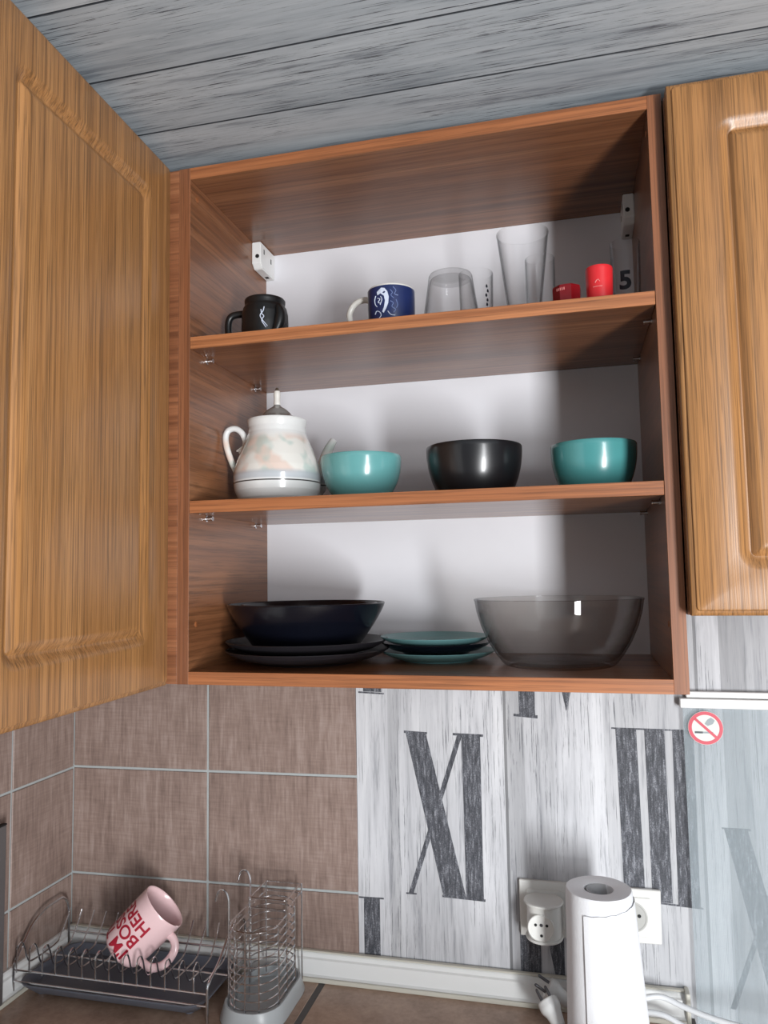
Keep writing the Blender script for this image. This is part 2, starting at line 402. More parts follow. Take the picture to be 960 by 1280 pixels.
# printed wallpaper beside the tiles
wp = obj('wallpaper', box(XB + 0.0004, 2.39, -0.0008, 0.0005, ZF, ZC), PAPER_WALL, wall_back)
NUM = {
'XI': [[(0.2514, -0.1105), (0.2841, -0.1094), (0.3431, -0.3592), (0.3068, -0.3574)], [(0.3355, -0.1102), (0.3431, -0.1111), (0.2595, -0.36), (0.2518, -0.3595)], [(0.3418, -0.1124), (0.3709, -0.1114), (0.3703, -0.3605), (0.3431, -0.3592)], [(0.2488, -0.108), (0.2867, -0.1093), (0.2866, -0.1124), (0.2488, -0.1118)], [(0.3279, -0.1092), (0.3759, -0.11), (0.3758, -0.1137), (0.3278, -0.1129)], [(0.2479, -0.3586), (0.2647, -0.3584), (0.2646, -0.3608), (0.2478, -0.361)], [(0.3055, -0.3575), (0.3728, -0.3591), (0.3727, -0.3627), (0.3054, -0.3611)]],
'IV': [[(0.4305, 0.13), (0.4575, 0.13), (0.457, -0.0782), (0.4326, -0.0777)], [(0.424, -0.0767), (0.4606, -0.0781), (0.4605, -0.083), (0.4239, -0.0804)], [(0.463, 0.13), (0.497, 0.13), (0.513, -0.0237), (0.5042, -0.0709)], [(0.545, 0.13), (0.552, 0.13), (0.5075, -0.058), (0.5042, -0.0709)]],
'III': [[(0.5749, -0.0939), (0.6047, -0.0941), (0.6078, -0.3410), (0.5785, -0.3400)], [(0.6161, -0.0937), (0.6443, -0.094), (0.6455, -0.342), (0.6178, -0.3415)], [(0.6555, -0.0936), (0.6850, -0.0943), (0.6830, -0.3447), (0.6531, -0.3436)], [(0.5691, -0.0929), (0.689, -0.0932), (0.689, -0.0955), (0.569, -0.0952)], [(0.573, -0.3395), (0.687, -0.3445), (0.687, -0.347), (0.573, -0.342)]],
'I': [[(0.1793, 0.13), (0.2118, 0.13), (0.2127, -0.048), (0.1817, -0.0474)], [(0.1735, -0.0475), (0.2167, -0.0492), (0.2166, -0.0518), (0.1735, -0.0501)]],
'I low': [[(0.1781, -0.3729), (0.2046, -0.3707), (0.2044, -0.62), (0.1781, -0.62)], [(0.1702, -0.3711), (0.2112, -0.3701), (0.2111, -0.3726), (0.1701, -0.3735)]],
'V low': [[(0.424, -0.387), (0.4551, -0.385), (0.4531, -0.60), (0.4233, -0.60)], [(0.4599, -0.3837), (0.4894, -0.382), (0.4871, -0.60), (0.4742, -0.4569)]],
'X right': [[(0.7201, -0.2321), (0.7511, -0.2302), (0.810, -0.4830), (0.7750, -0.4815)], [(0.805, -0.232), (0.813, -0.232), (0.7237, -0.4806), (0.7164, -0.4793)], [(0.717, -0.2301), (0.7554, -0.2299), (0.7552, -0.2333), (0.7169, -0.2323)]],
}
for k, ps in NUM.items():
    bm = bmesh.new()
    for i, poly in enumerate(ps): prism(poly, -0.00105 - 0.00002 * i, -0.0006, bm=bm)
    obj('printed_numeral', bm, NUMERAL, wp)
# sealing strip where counter meets walls
def strip_prof(s): return [(0.0, 0.0385), (0.004, 0.0385), (0.0065, 0.036), (0.0075, 0.031), (0.0105, 0.029), (0.0145, 0.0085), (0.0185, 0.006), (0.019, 0.0), (0.0, 0.0)]
def strip(path_a, path_b, name, nx, ny, mat):
    bm = bmesh.new(); pr = strip_prof(0); A = []; B = []
    for d, z in pr:
        A.append(bm.verts.new((path_a[0] + nx * d, path_a[1] + ny * d, ZT + z))); B.append(bm.verts.new((path_b[0] + nx * d, path_b[1] + ny * d, ZT + z)))
    n = len(pr)
    for i in range(n): bm.faces.new((A[i], A[(i + 1) % n], B[(i + 1) % n], B[i]))
    bm.faces.new(A); bm.faces.new(B[::-1]); return bm
trim1 = struct(obj('trim_1', strip((XL + 0.0035, -0.0035), (0.655, -0.0035), 't', 0, -1, CREAM_PL), WHITE_PL))
bm = box(XL + 0.02, 0.655, -0.0262, -0.0215, ZT, ZT + 0.0065, 0.001); obj('cream_lip', bm, CREAM_PL, trim1)
bm = box(XL + 0.006, 0.655, -0.0112, -0.0035, ZT + 0.0385, ZT + 0.0412, 0.0008); obj('cream_lip', bm, CREAM_PL, trim1)
bm = box(0.655, 0.661, -0.024, -0.0012, ZT, ZT + 0.043, 0.0012); obj('end_cap', bm, CREAM_PL, trim1)
trim2 = struct(obj('trim_2', strip((XL + 0.0035, -0.0235), (XL + 0.0035, -1.2), 't', 1, 0, CREAM_PL), WHITE_PL))
bm = box(XL + 0.0215, XL + 0.0262, -1.2, -0.028, ZT, ZT + 0.0065, 0.001); obj('cream_lip', bm, CREAM_PL, trim2)

# ------------------------------------------------------------------ cabinets
def door_mesh(w_, h_, t_, fr=0.05):
    R = []
    for ins, rad, d in ((0.0, 0.001, -t_), (0.0, 0.001, -0.0065), (0.0012, 0.002, -0.0045), (0.0042, 0.003, -0.0035), (0.0055, 0.004, -0.0030), (0.0062, 0.004, -0.0008), (0.0080, 0.004, 0.0),
                        (fr, 0.020, 0.0), (fr + 0.003, 0.0185, -0.0006), (fr + 0.0075, 0.016, -0.0030), (fr + 0.0115, 0.013, -0.0062), (fr + 0.0135, 0.010, -0.0072),
                        (fr + 0.0155, 0.006, -0.0074), (fr + 0.0165, 0.004, -0.0066), (fr + 0.0225, 0.003, -0.0018), (fr + 0.0255, 0.003, -0.0004), (fr + 0.028, 0.003, 0.0)):
        R.append((rrect(ins, w_ - ins, ins, h_ - ins, rad), d))
    return loft(R)
W, H, D, T = 0.6465, 0.72, 0.2785, 0.0168; Z1, Z2 = 0.4588, 0.2300; YB = -0.0045
cab = thing('wall_cabinet', 'open brown wall cabinet with two shelves full of dishes and no door', 'cabinet', (0, 0, 0))
def panel(name, x0, x1, y0, y1, z0, z1, mat, edge, parent, edge_w=0.0008):
    p = obj(name, box(x0, x1, y0 + edge_w, y1, z0, z1, 0.0003), mat, parent)
    obj('edge_band', box(x0, x1, y0, y0 + edge_w, z0, z1, 0.0003), edge, p)
    return p
panel('side_panel', 0, T, -D, YB, 0, H, CAR_Y, EDGE_Z, cab)
panel('side_panel', W - T, W, -D, YB, 0, H, CAR_Y, EDGE_Z, cab)
panel('top_panel', T, W - T, -D, YB, H - T, H, CAR_X, EDGE_X, cab)
panel('bottom_panel', T, W - T, -D, YB, 0, T, CAR_X, EDGE_X, cab)
obj('back_panel', box(0.001, W - 0.001, YB, YB + 0.003, 0.001, H - 0.001), WHITE_BACK, cab)
for z in (Z1, Z2): panel('shelf', T + 0.0006, W - T - 0.0006, -D + 0.0005, YB - 0.0006, z, z + T, CAR_X, EDGE_X, cab)
# shelf pins and bored holes
pin = None
for z in (Z1, Z2):
    for y in (-0.228, -0.055):
        for sx, x in ((1, T), (-1, W - T)):
            if pin is None:
                bm = lathe([(0, 0.0), (0.0042, 0.0), (0.0042, 0.0012), (0.0026, 0.0014), (0.0026, 0.0085), (0.0034, 0.009), (0.0034, 0.0105), (0, 0.0105)], 12)
                pin = obj('shelf_pin', bm, CHROME, cab, True, (x, y, z - 0.0045)); pin.rotation_euler = (0, math.pi / 2, 0)
            else: inst(pin, 'shelf_pin', cab, (x, y, z - 0.0045), (0, sx * math.pi / 2, 0))
cap = None
for z in (0.683, 0.0786):
    for sx, x in ((1, T), (-1, W - T)):
        if cap is None:
            cap = obj('screw_cap', lathe([(0.004, 0), (0.004, 0.0006), (0.003, 0.001), (0, 0.0011)], 12), EDGE_X, cab, True, (x, -0.2575, z)); cap.rotation_euler = (0, math.pi / 2, 0)
        else: inst(cap, 'screw_cap', cab, (x, -0.2575, z), (0, sx * math.pi / 2, 0))
def bracket(mir, xin):
    s = -1 if mir else 1
    X = lambda a: xin + s * a
    # box housing with a sloping lower end towards the back panel
    prof = [(-0.0665, 0.7027), (-0.0665, 0.667), (-0.058, 0.6585), (YB, 0.6585), (YB, 0.7027)]
    bm = bmesh.new(); a = [bm.verts.new((X(0.0), y, z)) for y, z in prof]; b = [bm.verts.new((X(0.016), y, z)) for y, z in prof]
    n = len(prof); fs = [bm.faces.new(a), bm.faces.new(b[::-1])]
    for i in range(n): fs.append(bm.faces.new((a[i], b[i], b[(i + 1) % n], a[(i + 1) % n])))
    bmesh.ops.bevel(bm, geom=list({e for f in fs for e in f.edges}), offset=0.0012, segments=2, affect='EDGES')
    br = obj('hanging_bracket', bm, WHITE_PL, cab, True)
    bm = lathe([(0, 0), (0.0034, 0), (0.0034, 0.0008), (0, 0.0008)], 14); sc = obj('adjusting_screw', bm, DARK_HOLE, br, loc=(X(0.010), -0.0671, 0.678)); sc.rotation_euler = (-math.pi / 2, 0, 0)
    sc.rotation_euler = (math.pi / 2, 0, 0); sc.location.y = -0.0664
    for y, z in ((-0.052, 0.690), (-0.022, 0.685)):
        obj('slot', box(X(0.016) - 0.0003, X(0.016) + 0.0003, y - 0.0016, y + 0.0016, z - 0.0042, z + 0.0042), DARK_HOLE, br)
    obj('slot', box(X(0.005) if s > 0 else X(0.011), X(0.011) if s > 0 else X(0.005), -0.024, -0.016, 0.6583, 0.6589), DARK_HOLE, br)
bracket(False, T); bracket(True, W - T)

# cabinet round the corner, its door nearly square to the open cabinet
lc = thing('corner_cabinet', 'oak-fronted corner wall cabinet at far left with a routed panel door', 'cabinet')
for nm, a in (('side_panel', (XL + 0.004, -0.032, -0.664, -0.648, 0.0, H)), ('side_panel', (XL + 0.004, -0.032, -0.021, -0.005, 0.0, H)), ('top_panel', (XL + 0.004, -0.032, -0.648, -0.021, H - 0.016, H)),
              ('bottom_panel', (XL + 0.004, -0.032, -0.648, -0.021, 0.0, 0.016)), ('shelf', (XL + 0.008, -0.034, -0.647, -0.022, 0.35, 0.366)), ('back_panel', (XL + 0.004, XL + 0.007, -0.648, -0.021, 0.016, H - 0.016))):
    obj(nm, box(*a, 0.0004), CAR_Y if nm != 'side_panel' else CAR_Z, lc)
obj('filler_strip', box(-0.032, -0.0006, -0.2775, -0.262, 0.0, H, 0.0006), wood('walnut_filler', 'x', rough=0.42, band=70, pore=200, pore_amt=0.35, dark=(104, 62, 40), mid=(142, 90, 60), light=(162, 108, 74)), lc)
dl = obj('door', door_mesh(0.384, 0.722, 0.018, 0.056), CAR_Z, lc, True)
# door local: width u, height v, face normal +d ; hinge edge at u = 0 next to the filler strip
ang = math.radians(2.0)
def place_door(o, origin, udir, ndir):
    u = Vector(udir).normalized(); n = Vector(ndir).normalized(); v = Vector((0, 0, 1))
    o.matrix_world = Matrix(((u.x, v.x, n.x, origin[0]), (u.y, v.y, n.y, origin[1]), (u.z, v.z, n.z, origin[2]), (0, 0, 0, 1)))
OAK_DOOR = wood('oak_foil_door', 'y', (134, 92, 53), (163, 115, 68), (180, 131, 82), 0.34, band=62, pore=460, pore_amt=0.6, squash=(1, 1, 0.3))
dl.data.materials[0] = OAK_DOOR
place_door(dl, (-0.0085, -0.2815, -0.001), (math.sin(ang), -math.cos(ang), 0), (math.cos(ang), math.sin(ang), 0))

rc = thing('range_cabinet', 'shorter oak-fronted wall cabinet hanging at the right edge', 'cabinet')
x0, x1, za, zb = 0.6485, 1.05, 0.0905, 0.7145
for nm, a in (('side_panel', (x0, x0 + 0.016, -D, -0.002, za, zb)), ('side_panel', (x1 - 0.016, x1, -D, -0.002, za, zb)), ('top_panel', (x0 + 0.016, x1 - 0.016, -D, -0.002, zb - 0.016, zb)),
              ('bottom_panel', (x0 + 0.016, x1 - 0.016, -D, -0.002, za, za + 0.016)), ('back_panel', (x0 + 0.016, x1 - 0.016, -0.006, -0.002, za + 0.016, zb - 0.016))):
    obj(nm, box(*a, 0.0004), CAR_Y, rc)
dr = obj('door', door_mesh(x1 - x0 - 0.003, zb - za, 0.019, 0.050), OAK_DOOR, rc, True)
place_door(dr, (x0 + 0.0006, -0.3060, za), (1, 0, 0), (0, -1, 0))

# ------------------------------------------------------------------ top shelf
ZS1 = Z1 + T + 0.0002; ZS2 = Z2 + T + 0.0002; ZS3 = T + 0.0002
def cup_prof(r0, r1, h, th, foot=0.004, bulge=0.0):
    P = [(0, 0.001), (r0 * 0.82, 0.001), (r0 * 0.86, 0), (r0 * 0.95, 0), (r0, 0.003)]
    for k in range(1, 9):
        t = k / 8; P.append((r0 + (r1 - r0) * t + bulge * math.sin(math.pi * t), 0.003 + (h - 0.0045) * t))
    P += [(r1 - th * 0.3, h), (r1 - th * 0.7, h)]
    for k in range(8, -1, -1):
        t = k / 8; P.append((r0 + (r1 - r0) * t + bulge * math.sin(math.pi * t) - th, max(0.003 + (h - 0.0045) * t, foot + 0.002)))
    P += [(0, foot)]
    return P
def c_handle(pts, r, flat=1.0, seg=10): return tube(spline(pts, 8), r, seg, sx=flat, ref=(0, 1, 0))

# black mug
t = thing('mug', 'small black barrel mug with white squiggle at left end of top shelf', 'mug', (0.0985, -0.205, ZS1), 'mugs on the top shelf')
bm = lathe([(0, 0.001), (0.026, 0.001), (0.028, 0), (0.031, 0.002), (0.0335, 0.012), (0.0340, 0.03), (0.0335, 0.046), (0.0315, 0.055), (0.0292, 0.058), (0.0288, 0.060), (0.0296, 0.064), (0.0296, 0.067), (0.0285, 0.0685), (0.0268, 0.067), (0.0262, 0.06), (0.0300, 0.05), (0.0305, 0.02), (0.028, 0.007), (0, 0.005)], 48)
b = obj('body', bm, BLACK_MUG, t, True)
obj('handle', c_handle([(-0.031, 0.002, 0.052), (-0.040, 0.002, 0.053), (-0.053, 0.0, 0.050), (-0.058, 0, 0.040), (-0.057, 0, 0.022), (-0.050, 0, 0.011), (-0.040, 0, 0.009), (-0.031, 0, 0.012)], 0.0052, 1.0), BLACK_MUG, t, True)
# figure in relief clinging to the right flank
obj('relief', tube(spline([(0.0235, -0.025, 0.008), (0.030, -0.022, 0.024), (0.032, -0.020, 0.040), (0.028, -0.019, 0.052)], 6), [0.004 + 0.004 * math.sin(math.pi * i / 18) for i in range(19)], 10), BLACK_MUG, t, True)
for pts in ([(0.012, 0.020), (0.004, 0.030), (0.002, 0.036), (0.006, 0.042), (0.0075, 0.048)], [(0.003, 0.044), (0.004, 0.038), (0.007, 0.034), (0.004, 0.028), (0.010, 0.018)]):
    path = []
    for u, z in spline([(a, b_, 0) for a, b_ in pts], 5) and [(p.x, p.y) for p in spline([(a, b_, 0) for a, b_ in pts], 5)]:
        a = math.radians(-82) + u / 0.034; path.append((0.0341 * math.cos(a), 0.0341 * math.sin(a), z))
    obj('squiggle', tube(path, 0.0007, 6), WHITE_PRINT, t)

# blue mug
t = thing('mug', 'navy blue mug with a white heraldic animal print and pale handle, on the top shelf', 'mug', (0.2835, -0.185, ZS1), 'mugs on the top shelf')
R0 = 0.0335
obj('body', lathe(cup_prof(0.0305, R0, 0.070, 0.003, bulge=0.0012), 64), WHITE_GLAZE, t, True)
# wrap-around navy print, open behind the handle side
bm = bmesh.new(); rs = []
for k in range(41):
    a = math.radians(-158 + 215 * k / 40)
    col = []
    for j in range(9):
        z = 0.004 + 0.0635 * j / 8; tt = (z - 0.003) / 0.0655; r = 0.0305 + 0.003 * tt + 0.0012 * math.sin(math.pi * min(max(tt, 0), 1)) + 0.00025
        col.append(bm.verts.new((r * math.cos(a), r * math.sin(a), z)))
    rs.append(col)
for A, B in zip(rs, rs[1:]):
    for j in range(8): bm.faces.new((A[j], B[j], B[j + 1], A[j + 1]))
obj('navy_print', bm, BLUE_PRINT, t, True)
obj('handle', c_handle([(-0.030, 0.010, 0.060), (-0.042, 0.012, 0.066), (-0.058, 0.016, 0.063), (-0.0675, 0.018, 0.049), (-0.063, 0.017, 0.030), (-0.046, 0.016, 0.016), (-0.029, 0.010, 0.013)], 0.0045), WHITE_GLAZE, t, True)
def mug_r(z):
    tt = (z - 0.003) / 0.0655; return 0.0305 + 0.003 * tt + 0.0012 * math.sin(math.pi * min(max(tt, 0), 1)) + 0.0005
def flat_shape(pts):
    bm = bmesh.new(); f = bm.faces.new([bm.verts.new((x, y, 0)) for x, y in pts]); bmesh.ops.triangulate(bm, faces=[f]); return bm
AB = math.radians(-98)
crest = [(0.000, 0.022), (0.005, 0.021), (0.009, 0.016), (0.011, 0.008), (0.010, -0.001), (0.007, -0.008), (0.003, -0.014), (0.001, -0.012), (0.004, -0.005), (0.0055, 0.003), (0.004, 0.010), (-0.001, 0.014), (-0.006, 0.012), (-0.007, 0.017)]
obj('crest_print', wrap(flat_shape(crest), mug_r, AB - 0.05, 0.042), WHITE_PRINT, t)
for seg_ in ([(-0.006, 0.008), (-0.002, 0.006), (-0.005, 0.002), (-0.001, 0.0)], [(-0.001, 0.010), (0.001, 0.005), (-0.002, -0.002)], [(-0.011, -0.014), (-0.008, -0.010), (-0.003, -0.012), (-0.001, -0.017), (-0.005, -0.021)], [(0.013, 0.018), (0.016, 0.014), (0.014, 0.010), (0.018, 0.006)], [(0.017, 0.022), (0.021, 0.017), (0.019, 0.012), (0.024, 0.010)],
             [(0.013, 0.002), (0.017, -0.001), (0.015, -0.006), (0.020, -0.010), (0.017, -0.014)], [(0.021, 0.004), (0.023, -0.003), (0.021, -0.008)], [(0.009, -0.012), (0.013, -0.017), (0.019, -0.018)], [(-0.009, 0.012), (-0.011, 0.006), (-0.010, 0.000), (-0.007, -0.004)]):
    sp = spline([(a, b_, 0) for a, b_ in seg_], 6); path = []
    for p in sp:
        z = 0.042 + p.y; rr = mug_r(z); a = AB - 0.05 + p.x / rr; path.append((rr * math.cos(a), rr * math.sin(a), z))
    obj('flourish_print', tube(path, 0.0006, 5), WHITE_PRINT if seg_[0][0] < 0.01 else PALE_BLUE_PRINT, t)

# upturned tumbler
g = obj('drinking_glass', lathe([(0, 0.092), (0.026, 0.092), (0.0300, 0.0915), (0.0312, 0.089), (0.0330, 0.075), (0.0438, 0.0030), (0.0444, 0.0014), (0.0436, 0.0), (0.0424, 0.0012), (0.0315, 0.075), (0.0295, 0.083), (0.0285, 0.0845), (0, 0.0845)], 12 * 4), GLASS, None, True, (0.3665, -0.165, ZS1))
tag(g, 'clear tapered tumbler standing upside down beside the navy mug', 'glass', 'glasses on the top shelf')
# small straight glass behind it
t = thing('drinking_glass', 'small straight clear glass behind the upside-down tumbler', 'glass', (0.3935, -0.085, ZS1), 'glasses on the top shelf')
obj('body', lathe([(0, 0), (0.0225, 0), (0.0235, 0.002), (0.0262, 0.1205), (0.0256, 0.122), (0.0250, 0.1205), (0.0222, 0.008), (0, 0.007)], 48), GLASS, t, True)
for z0, u0 in ((0.066, 0.020), (0.073, 0.021), (0.080, 0.019), (0.087, 0.022), (0.094, 0.020)):
    bm = flat_shape([(-0.002, -0.002), (0.001, -0.0025), (0.002, 0.0), (0.0005, 0.003), (-0.0015, 0.002)])
    obj('dark_print', wrap(bm, 0.0263, math.radians(-90) + u0 / 0.0262, z0), DARK_PRINT, t)
# tall glass
g = obj('drinking_glass', lathe([(0, 0), (0.018, 0), (0.0195, 0.0015), (0.0205, 0.012), (0.0360, 0.1425), (0.0366, 0.1436), (0.0365, 0.1447), (0.0358, 0.1452), (0.0351, 0.1446), (0.0351, 0.1430), (0.0190, 0.016), (0.016, 0.012), (0, 0.011)], 64), GLASS, None, True, (0.4690, -0.155, ZS1))
tag(g, 'tallest clear glass, flared towards its rim, in the middle of the top shelf', 'glass', 'glasses on the top shelf')
g = obj('drinking_glass', lathe([(0, 0), (0.0205, 0), (0.0212, 0.002), (0.0222, 0.1385), (0.0215, 0.140), (0.0208, 0.1385), (0.0198, 0.009), (0, 0.008)], 48), GLASS, None, True, (0.4895, -0.072, ZS1))
tag(g, 'straight clear glass half hidden behind the tallest glass', 'glass', 'glasses on the top shelf')
# votive
t = thing('votive_holder', 'low dark red candle holder on the top shelf', 'candle holder', (0.5272, -0.205, ZS1), 'red candle holders')
obj('cup', lathe([(0, 0), (0.0165, 0), (0.0185, 0.002), (0.0192, 0.038), (0.0186, 0.0405), (0.0170, 0.0405), (0.0166, 0.038), (0.016, 0.010), (0, 0.009)], 8, a0=0.3), DARK_RED, t)
for u in (-0.006, -0.0035, -0.001, 0.0015, 0.004):
    obj('faint_print', wrap(flat_shape([(-0.0006, -0.0018), (0.0006, -0.0018), (0.0006, 0.0018), (-0.0006, 0.0018)]), 0.0193, math.radians(-112) + u / 0.019, 0.034), PALE_PINK_PRINT, t)
# candle
t = thing('candle_jar', 'bright red cylindrical candle cup with a faint pink mark, on the top shelf', 'candle', (0.5690, -0.205, ZS1), 'red candle holders')
obj('cup', lathe([(0, 0), (0.0150, 0), (0.0160, 0.0015), (0.0176, 0.060), (0.0170, 0.0622), (0.0158, 0.0622), (0.0155, 0.058), (0.015, 0.050), (0, 0.050)], 40), RED_CUP, t, True)
obj('wick', tube([(0, 0, 0.0495), (0, 0, 0.0655)], 0.0012, 6), PALE_PINK_PRINT, t)
obj('arch_mark', tube([(0.0176 * math.cos(math.radians(-100) + u / 0.0172), 0.0176 * math.sin(math.radians(-100) + u / 0.0172), z) for u, z in ((-0.003, 0.038), (-0.0012, 0.041), (0.001, 0.042), (0.003, 0.039))], 0.0006, 5), PALE_PINK_PRINT, t)
obj('line_mark', tube([(0.0173 * math.cos(math.radians(-100) + u / 0.0172), 0.0173 * math.sin(math.radians(-100) + u / 0.0172), 0.033) for u in (-0.006, -0.002, 0.002, 0.006)], 0.0005, 5), PALE_PINK_PRINT, t)
# numbered glass
t = thing('drinking_glass', 'clear glass printed with a dark number 5, at the right end of the top shelf', 'glass', (0.6060, -0.165, ZS1), 'glasses on the top shelf')
obj('body', lathe([(0, 0), (0.016, 0), (0.0172, 0.002), (0.0198, 0.1085), (0.0192, 0.110), (0.0186, 0.1085), (0.0160, 0.010), (0, 0.009)], 48), GLASS, t, True)
obj('number_print', wrap(text_bm('5', 0.034, 0.0012, 2), lambda z: 0.0176 + 0.0024 * z / 0.108 + 0.0006, math.radians(-98), 0.0505), DARK_PRINT, t)

# ------------------------------------------------------------------ middle shelf
t = thing('teapot', 'white pearly porcelain teapot with pastel patches and a grey knobbed lid', 'teapot', (0.1005, -0.165, ZS2))
body = [(0, 0.002), (0.042, 0.002), (0.045, 0), (0.050, 0.001), (0.058, 0.009), (0.0628, 0.020), (0.0642, 0.031), (0.0648, 0.042), (0.0625, 0.055), (0.0578, 0.070), (0.0515, 0.086), (0.0462, 0.098), (0.0430, 0.107), (0.0424, 0.115), (0.0440, 0.122), (0.0446, 0.1255), (0.0438, 0.1268), (0.0420, 0.1255), (0.0395, 0.115), (0.039, 0.106), (0.045, 0.086), (0.058, 0.05), (0.06, 0.03), (0.05, 0.008), (0, 0.006)]
obj('body', lathe(body, 72), TEAPOT, t, True)
ld_ = obj('lid', lathe([(0.0385, 0.1245), (0.0400, 0.1262), (0.0390, 0.128), (0.0250, 0.1330), (0.0225, 0.1345), (0.0200, 0.138), (0.0140, 0.1435), (0.0075, 0.1475), (0.0052, 0.1495), (0.0048, 0.151), (0, 0.151)], 48), LID_GREY, t, True)
obj('knob', lathe([(0.0048, 0.1505), (0.0052, 0.153), (0.0046, 0.160), (0.0052, 0.168), (0.0042, 0.172), (0, 0.1725)], 20), WHITE_GLAZE, ld_, True)
obj('knob_tip', lathe([(0.0022, 0.172), (0.0026, 0.1745), (0.0018, 0.177), (0, 0.1775)], 14), plain('brown_tip', (70, 58, 46), 0.4), ld_, True)
hp = spline([(-0.048, -0.006, 0.086), (-0.055, -0.008, 0.0835), (-0.052, -0.009, 0.083), (-0.047, -0.010, 0.088), (-0.0465, -0.011, 0.098), (-0.052, -0.012, 0.110), (-0.062, -0.013, 0.1165), (-0.0725, -0.014, 0.114), (-0.0765, -0.015, 0.104), (-0.0745, -0.015, 0.088), (-0.068, -0.014, 0.068), (-0.061, -0.012, 0.052), (-0.056, -0.010, 0.044)], 6)
obj('handle', tube(hp, 0.0047, 10), TEAPOT, t, True)
obj('thumb_curl', tube(spline([(-0.046, -0.011, 0.090), (-0.050, -0.0115, 0.087), (-0.056, -0.012, 0.084), (-0.060, -0.012, 0.0825)], 5), [0.0045 - 0.0033 * i / 15 for i in range(16)], 8), TEAPOT, t, True)
obj('spout', tube(spline([(0.040, 0.034, 0.024), (0.048, 0.044, 0.032), (0.053, 0.049, 0.048), (0.056, 0.052, 0.068), (0.061, 0.057, 0.088), (0.068, 0.063, 0.104)], 6), [0.0175 - 0.0120 * (i / 30) ** 0.8 for i in range(31)], 14), TEAPOT, t, True)

def bowl(label, loc, pr, mat, group=None):
    o = obj('bowl', lathe(pr, 80), mat, None, True, loc); tag(o, label, 'bowl', group); return o
def bowl_prof(rb, rt, h, th, pw=0.5, rmax=None):
    P = [(0, 0.002), (rb * 0.8, 0.002), (rb * 0.84, 0), (rb * 0.97, 0), (rb, 0.0015)]
    n = 14
    for k in range(1, n + 1):
        s = k / n; P.append((rb + (rt - rb) * (1 - (1 - s) ** (1 / pw)) , 0.0015 + (h - 0.003) * s))
    P += [(rt - th * 0.25, h), (rt - th * 0.75, h)]
    for k in range(n, 0, -1):
        s = k / n; P.append((rb + (rt - rb) * (1 - (1 - s) ** (1 / pw)) - th, max(0.0015 + (h - 0.003) * s, 0.006)))
    P += [(0, 0.006)]
    return P
bowl('light teal bowl next to the teapot', (0.2290, -0.162, ZS2), bowl_prof(0.036, 0.0583, 0.0660, 0.004, 0.40), TEAL, 'bowls on the middle shelf')
bowl('black bowl between the two teal bowls', (0.3935, -0.165, ZS2), bowl_prof(0.050, 0.0665, 0.0705, 0.004, 0.46), BLACK_CER, 'bowls on the middle shelf')
bowl('darker teal bowl at the right end of the middle shelf', (0.5540, -0.165, ZS2), bowl_prof(0.042, 0.0565, 0.0645, 0.004, 0.42), TEAL2, 'bowls on the middle shelf')

# ------------------------------------------------------------------ bottom shelf
def plate(label, loc, R, h, base, mat, group, rx=0.0, ry=0.0):
    pr = [(0, 0.0015), (base * 0.92, 0.0015), (base * 0.94, 0), (base, 0), (base + 0.002, 0.0022), (R * 0.80, h * 0.34), (R * 0.94, h * 0.70), (R, h - 0.0008), (R - 0.0006, h), (R - 0.0022, h), (R * 0.92, h * 0.84), (R * 0.78, h * 0.52), (base, 0.0052), (0, 0.0050)]
    o = obj('plate', lathe(pr, 96), mat, None, True, loc); o.rotation_euler = (rx, ry, 0); return tag(o, label, 'plate', group)
plate('large charcoal plate at the bottom of the dark stack', (0.142, -0.152, ZS3), 0.1195, 0.0205, 0.070, CHAR_CER, 'dark plates')
plate('large charcoal plate directly under the blue-black bowl', (0.140, -0.150, ZS3 + 0.0115), 0.1185, 0.0215, 0.070, CHAR_CER, 'dark plates')
bowl('large blue-black bowl on top of the dark plates', (0.1385, -0.148, ZS3 + 0.0173), bowl_prof(0.074, 0.1155, 0.0685, 0.0035, 0.82), NAVY_CER, 'blue-black bowls')
bowl('blue-black bowl nested inside another on the dark stack', (0.1425, -0.145, ZS3 + 0.0238), bowl_prof(0.066, 0.1005, 0.0610, 0.0035, 0.82), NAVY_CER, 'blue-black bowls')
plate('small teal plate at the bottom of the teal stack', (0.3265, -0.108, ZS3), 0.0835, 0.0150, 0.050, TEAL_PL, 'small plates')
plate('small black plate between two teal plates', (0.3235, -0.108, ZS3 + 0.0105), 0.0800, 0.0165, 0.048, NAVY_CER, 'small plates')
plate('small teal plate on top of the teal stack', (0.3225, -0.110, ZS3 + 0.0215), 0.0800, 0.0140, 0.050, TEAL_PL, 'small plates')
gp = [(0, 0.002), (0.066, 0.002), (0.068, 0), (0.073, 0), (0.0765, 0.003), (0.0850, 0.014), (0.0960, 0.032), (0.1050, 0.053), (0.1105, 0.072), (0.1128, 0.086), (0.1135, 0.0872), (0.1135, 0.0892), (0.1120, 0.0896), (0.1100, 0.0885), (0.1078, 0.072), (0.1020, 0.053), (0.0930, 0.032), (0.0820, 0.015), (0.074, 0.0075), (0.066, 0.006), (0, 0.006)]
g = obj('bowl', lathe(gp, 96), SMOKE, None, True, (0.4995, -0.142, ZS3)); tag(g, 'large clear smoky glass mixing bowl on the bottom shelf', 'bowl')

